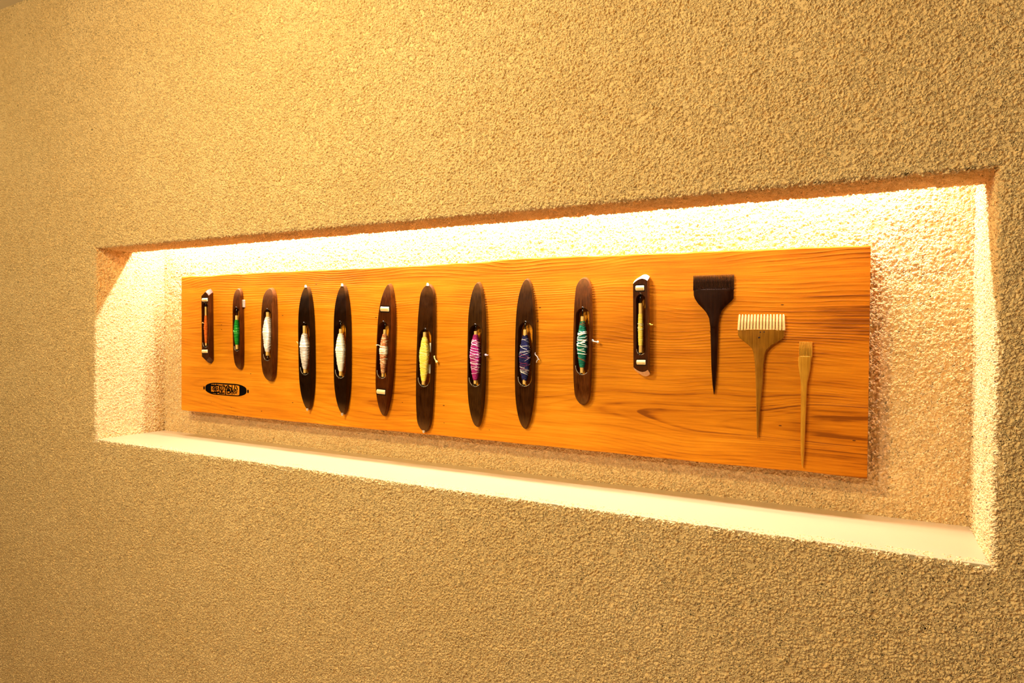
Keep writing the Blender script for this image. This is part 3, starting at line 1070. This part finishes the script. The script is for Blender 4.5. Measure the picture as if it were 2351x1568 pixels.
# 7
def ex7(root, d, mats):
    h = d['h']
    for z0, z1, x0, x1 in ((0.016, 0.041, 0.0045, 0.0190), (-0.040, -0.016, 0.0030, 0.0185)):
        vv, ff = box_vf(x0, x1, -0.0040, -0.0012, z0, z1)
        o = link_mesh('paper_scrap', vv, ff, M_PAPER, root)
        o['label'] = 'white paper scrap seen through the slot'
    tail(root, [(0.0245, -0.010, 0.0075), (0.027, -0.011, 0.004), (0.029, -0.010, -0.001), (0.032, -0.010, -0.006), (0.036, -0.009, -0.008)], mats[1], 0.0013, 7,
         knot=[(0.0255, -0.010, 0.006, 0.0016), (0.0335, -0.009, -0.0075, 0.0026)])
build_shuttle('s7', 'round', W_MID, 'longest weaving shuttle, blunt ended with metal tips, holding bright yellow yarn',
              [((0.96, 0.68, 0.05), (1.0, 0.84, 0.16)), ((0.98, 0.82, 0.20), (0.99, 0.90, 0.4))],
              rnd_strands(30, 7, [1]), peak=0.6, tips=(1, -1), extras=ex7, quill_r=0.0048)
# 8
def ex8(root, d, mats):
    tail(root, [(0.0215, -0.012, 0.0), (0.0245, -0.013, 0.001), (0.0275, -0.013, -0.001), (0.032, -0.012, 0.0005)], mats[1], 0.0009, 8, knot=[(0.0245, -0.012, 0.0, 0.0026)])
build_shuttle('s8', 'point', ((0.010, 0.003, 0.0003), (0.055, 0.019, 0.002), 0.38), 'pointed brown weaving shuttle with magenta yarn crossed by pale pink strands',
              [((0.22, 0.012, 0.085), (0.55, 0.045, 0.25)), ((0.80, 0.50, 0.62), (0.92, 0.72, 0.78))],
              rnd_strands(22, 8, [1], 0.28, 0.88) + rnd_strands(8, 88, [1], 0.02, 0.3), peak=0.55, tips=(), extras=ex8, quill_r=0.0046)
# 9
def ex9(root, d, mats):
    tail(root, [(0.0235, -0.010, 0.002), (0.0265, -0.011, -0.001), (0.031, -0.010, -0.005), (0.034, -0.009, -0.012), (0.030, -0.009, -0.016), (0.0285, -0.009, -0.020)], mats[1], 0.0009, 9, knot=[(0.0245, -0.010, 0.002, 0.0016)])
    tail(root, [(0.034, -0.009, -0.012), (0.0365, -0.009, -0.013)], mats[1], 0.0008, 10)
build_shuttle('s9', 'point', W_MID, 'pointed brown weaving shuttle with navy blue yarn crossed by cream strands',
              [((0.008, 0.009, 0.050), (0.035, 0.035, 0.14)), ((0.60, 0.58, 0.62), (0.85, 0.80, 0.72)), ((0.20, 0.02, 0.08), (0.3, 0.05, 0.12))],
              rnd_strands(30, 9, [1, 1, 1, 2], 0.10, 0.92, rad=0.00042), peak=0.52, tips=(), extras=ex9, quill_r=0.0046)
# 10
def ex10(root, d, mats):
    tail(root, [(0.021, -0.010, 0.003), (0.024, -0.011, 0.001), (0.028, -0.011, 0.0), (0.033, -0.010, -0.001), (0.037, -0.010, -0.001)], mats[1], 0.0011, 11,
         knot=[(0.0225, -0.010, 0.002, 0.0022), (0.0355, -0.010, -0.001, 0.0022)])
build_shuttle('s10', 'round', W_ROSE, 'round-ended reddish brown weaving shuttle with teal and white yarn',
              [((0.005, 0.085, 0.060), (0.03, 0.26, 0.17)), ((0.80, 0.90, 0.78), (0.95, 0.97, 0.90)), ((0.35, 0.06, 0.02), (0.5, 0.12, 0.04))],
              rnd_strands(20, 10, [1], 0.25, 0.78, rad=0.0008) + rnd_strands(7, 101, [2], 0.02, 0.98, rad=0.00035), peak=0.5, tips=(), extras=ex10, quill_r=0.0046)
# 11
def ex11(root, d, mats):
    tail(root, [(0.0165, -0.012, 0.004), (0.0185, -0.013, 0.002), (0.021, -0.012, 0.0015), (0.0245, -0.011, 0.0015)], mats[0], 0.0008, 12, knot=[(0.0185, -0.012, 0.002, 0.0020)])
build_shuttle('s11', 'arch', ((0.016, 0.003, 0.0003), (0.075, 0.018, 0.002), 0.36), 'short brown weaving shuttle with two cream rollers and pale yellow yarn, rightmost shuttle',
              [((0.94, 0.66, 0.06), (1.0, 0.84, 0.20)), ((0.95, 0.88, 0.5), (0.98, 0.92, 0.6))],
              rnd_strands(10, 12, [1], 0.4, 0.7), ext=0.011, peak=0.5, tips=(), extras=ex11, quill_r=0.0043)

# ------------------------------------------------------------------ finishing combs
def build_comb(label, Lp, Rp, root_z, top_z, nteeth, tooth_w, mat, single, head_t, y_c, mat_t=None, knots=(), rounded=False):
    Lp = sorted([(z, x) for x, z in Lp])
    Rp = sorted([(z, x) for x, z in Rp])
    zl, xl = zip(*Lp)
    zr, xr = zip(*Rp)
    z_lo = max(zl[0], zr[0])
    zs = np.concatenate([np.linspace(z_lo, root_z - 0.0035, 60), [root_z - 0.0018, root_z]])
    cz = (root_z + z_lo) / 2
    cx = float((np.interp(cz, zl, xl) + np.interp(cz, zr, xr)) / 2)
    root = empty('weft_beating_comb', (cx, BY, cz), label, 'comb', 'wooden weft beating combs on the board')
    V, F = [], []
    n = 12
    for z in zs:
        a, b_ = float(np.interp(z, zl, xl)), float(np.interp(z, zr, xr))
        mx, hw = (a + b_) / 2, max((b_ - a) / 2, 0.0006)
        # flat in the head, rounder in the handle
        k = min(1.0, hw / 0.02)
        th = head_t * (1.0 + 0.35 * (1 - k)) * min(1, hw / 0.0035)
        th *= 1.0 - 0.75 * max(0.0, (z - (root_z - 0.0035)) / 0.0035)
        e = 2 / (5.5 * k + 2.4 * (1 - k))
        for j in range(n):
            t = 2 * math.pi * (j + 0.5) / n
            c, s = math.cos(t), math.sin(t)
            px = hw * math.copysign(abs(c) ** e, c)
            py = th * math.copysign(abs(s) ** (2 / 3.2), s)
            V.append((mx + px - cx, y_c + py, z - cz))
    m_ = len(zs)
    for i in range(m_ - 1):
        for j in range(n):
            F.append((i * n + j, i * n + (j + 1) % n, (i + 1) * n + (j + 1) % n, (i + 1) * n + j))
    F.append(tuple(range(n))[::-1])
    F.append(tuple(range((m_ - 1) * n, m_ * n)))
    hd = link_mesh('handle', V, F, mat, root)
    clean(hd)
    # teeth
    a, b_ = float(np.interp(root_z, zl, xl)), float(np.interp(root_z, zr, xr))
    a2, b2 = float(np.interp(top_z, zl, xl)), float(np.interp(top_z, zr, xr))
    parts = []
    for i in range(nteeth):
        u = (i + 0.5) / nteeth if False else i / (nteeth - 1)
        x0 = a + tooth_w / 2 + (b_ - a - tooth_w) * u
        x1 = a2 + tooth_w / 2 + (b2 - a2 - tooth_w) * u
        hw0, hw1 = tooth_w / 2, tooth_w / 2 * (0.82 if rounded else 0.9)
        L_ = top_z - root_z
        secs = [(-0.0045, hw0, head_t * 0.97), (0.0, hw0, head_t * 0.95), (L_ * 0.5, (hw0 + hw1) / 2, head_t * 0.80), (L_ * 0.85, hw1, head_t * 0.48), (L_ * 0.97, hw1 * 0.75, head_t * 0.25), (L_, hw1 * 0.35, head_t * 0.10)]
        V, F = [], []
        for dz, hw_, th in secs:
            u2 = max(dz, 0) / L_
            x = x0 + (x1 - x0) * u2 - cx
            z = root_z + dz - cz
            c = min(hw_, th) * 0.45
            V += [(x - hw_, y_c + th, z), (x + hw_, y_c + th, z), (x + hw_, y_c - th + c, z), (x + hw_ - c, y_c - th, z), (x - hw_ + c, y_c - th, z), (x - hw_, y_c - th + c, z)]
        for s in range(len(secs) - 1):
            for k in range(6):
                F.append((s * 6 + k, s * 6 + (k + 1) % 6, s * 6 + 6 + (k + 1) % 6, s * 6 + 6 + k))
        F.append(tuple(range(6))[::-1])
        F.append(tuple(range(len(secs) * 6 - 6, len(secs) * 6)))
        if single:
            link_mesh('tooth', V, F, mat_t or mat, root)
        else:
            parts.append((V, F))
    if parts:
        o = link_mesh('teeth', *merge(parts), mat_t or mat, root)
        o['kind'] = 'stuff'
    for kx, kz, r in knots:
        ring = []
        rs = random.Random(int(kx * 1e5))
        V = [(kx - cx, y_c - head_t - 0.0006, kz - cz)]
        for k in range(12):
            a = 2 * math.pi * k / 12
            q = r * rs.uniform(0.6, 1.3)
            V.append((kx - cx + q * math.cos(a), y_c - head_t + 0.0001, kz - cz + q * 0.8 * math.sin(a)))
        F = [(0, 1 + k, 1 + (k + 1) % 12) for k in range(12)]
        o = link_mesh('knot', V, F, M_WELL_SHADE_KNOT, root)
        o['label'] = 'small dark knot in the wood'
    return root

M_CDARK = mat_dark_wood('comb_dark_wood', (0.008, 0.0015, 0.0005), (0.022, 0.005, 0.0012), 0.36)
M_CBOX = mat_dark_wood('comb_boxwood', (0.17, 0.062, 0.004), (0.32, 0.135, 0.010), 0.42)
M_CBOX2 = mat_dark_wood('comb_pale_boxwood', (0.36, 0.145, 0.010), (0.58, 0.28, 0.025), 0.45)
M_LIT_TEETH = mat_dark_wood('comb_boxwood_lit_teeth', (0.66, 0.42, 0.14), (0.90, 0.66, 0.30), 0.4)  # lamp light on the tooth slopes put into a paler base colour

build_comb('dark brown wooden weft comb with many very fine teeth, top left of the combs',
    [[1.8619, 1.6247], [1.8622, 1.5968], [1.8624, 1.5822], [1.8649, 1.5739], [1.8725, 1.5623], [1.8831, 1.5516], [1.8906, 1.5425], [1.8958, 1.5319], [1.8986, 1.5138], [1.9003, 1.4717], [1.902, 1.4266], [1.9048, 1.3906], [1.9074, 1.3697]],
    [[1.9457, 1.6219], [1.946, 1.5947], [1.946, 1.5726], [1.9398, 1.5658], [1.9298, 1.5571], [1.9213, 1.5467], [1.9174, 1.5348], [1.9153, 1.5169], [1.9143, 1.472], [1.9131, 1.427], [1.9106, 1.3909], [1.9088, 1.3698]],
    1.5958, 1.6236, 36, 0.00135, M_CDARK, False, 0.0040, -0.0046)
build_comb('wide light brown wooden weft comb with fifteen thick brightly lit teeth and dark knots',
    [[1.9557, 1.5391], [1.9552, 1.5111], [1.9549, 1.4948], [1.9606, 1.4881], [1.9748, 1.4774], [1.9838, 1.4688], [1.9867, 1.4601], [1.9897, 1.4382], [1.9919, 1.4003], [1.9932, 1.3566], [1.9939, 1.3274], [1.9947, 1.3011], [1.9961, 1.2837]],
    [[2.0455, 1.5386], [2.0463, 1.5114], [2.045, 1.4914], [2.0376, 1.4861], [2.0216, 1.4753], [2.0122, 1.465], [2.0091, 1.4547], [2.0066, 1.4329], [2.0056, 1.4009], [2.0032, 1.3717], [2.0009, 1.3395], [1.9991, 1.3044], [1.9974, 1.2838]],
    1.5113, 1.5392, 15, 0.0044, M_CBOX, True, 0.0046, -0.0052, M_LIT_TEETH, knots=((2.0001, 1.5028, 0.0015), (2.0072, 1.5030, 0.0013), (1.9980, 1.4915, 0.0021)), rounded=True)
build_comb('narrow pale wooden weft comb with a long thin handle reaching the board\'s lower edge',
    [[2.0733, 1.484], [2.0731, 1.4577], [2.0717, 1.4491], [2.0721, 1.4349], [2.0741, 1.4208], [2.0764, 1.4096], [2.0773, 1.3983], [2.0778, 1.3614], [2.0779, 1.3131], [2.0788, 1.2621], [2.0806, 1.2395], [2.0823, 1.2317]],
    [[2.0971, 1.4844], [2.0972, 1.4582], [2.0958, 1.4469], [2.094, 1.4272], [2.0916, 1.4144], [2.0892, 1.4016], [2.0886, 1.3903], [2.0879, 1.362], [2.0867, 1.3138], [2.0855, 1.2627], [2.0845, 1.2399], [2.0831, 1.2318]],
    1.4580, 1.4842, 12, 0.0014, M_CBOX2, False, 0.0040, -0.0046, M_CBOX2, knots=((2.0838, 1.4385, 0.0017),))
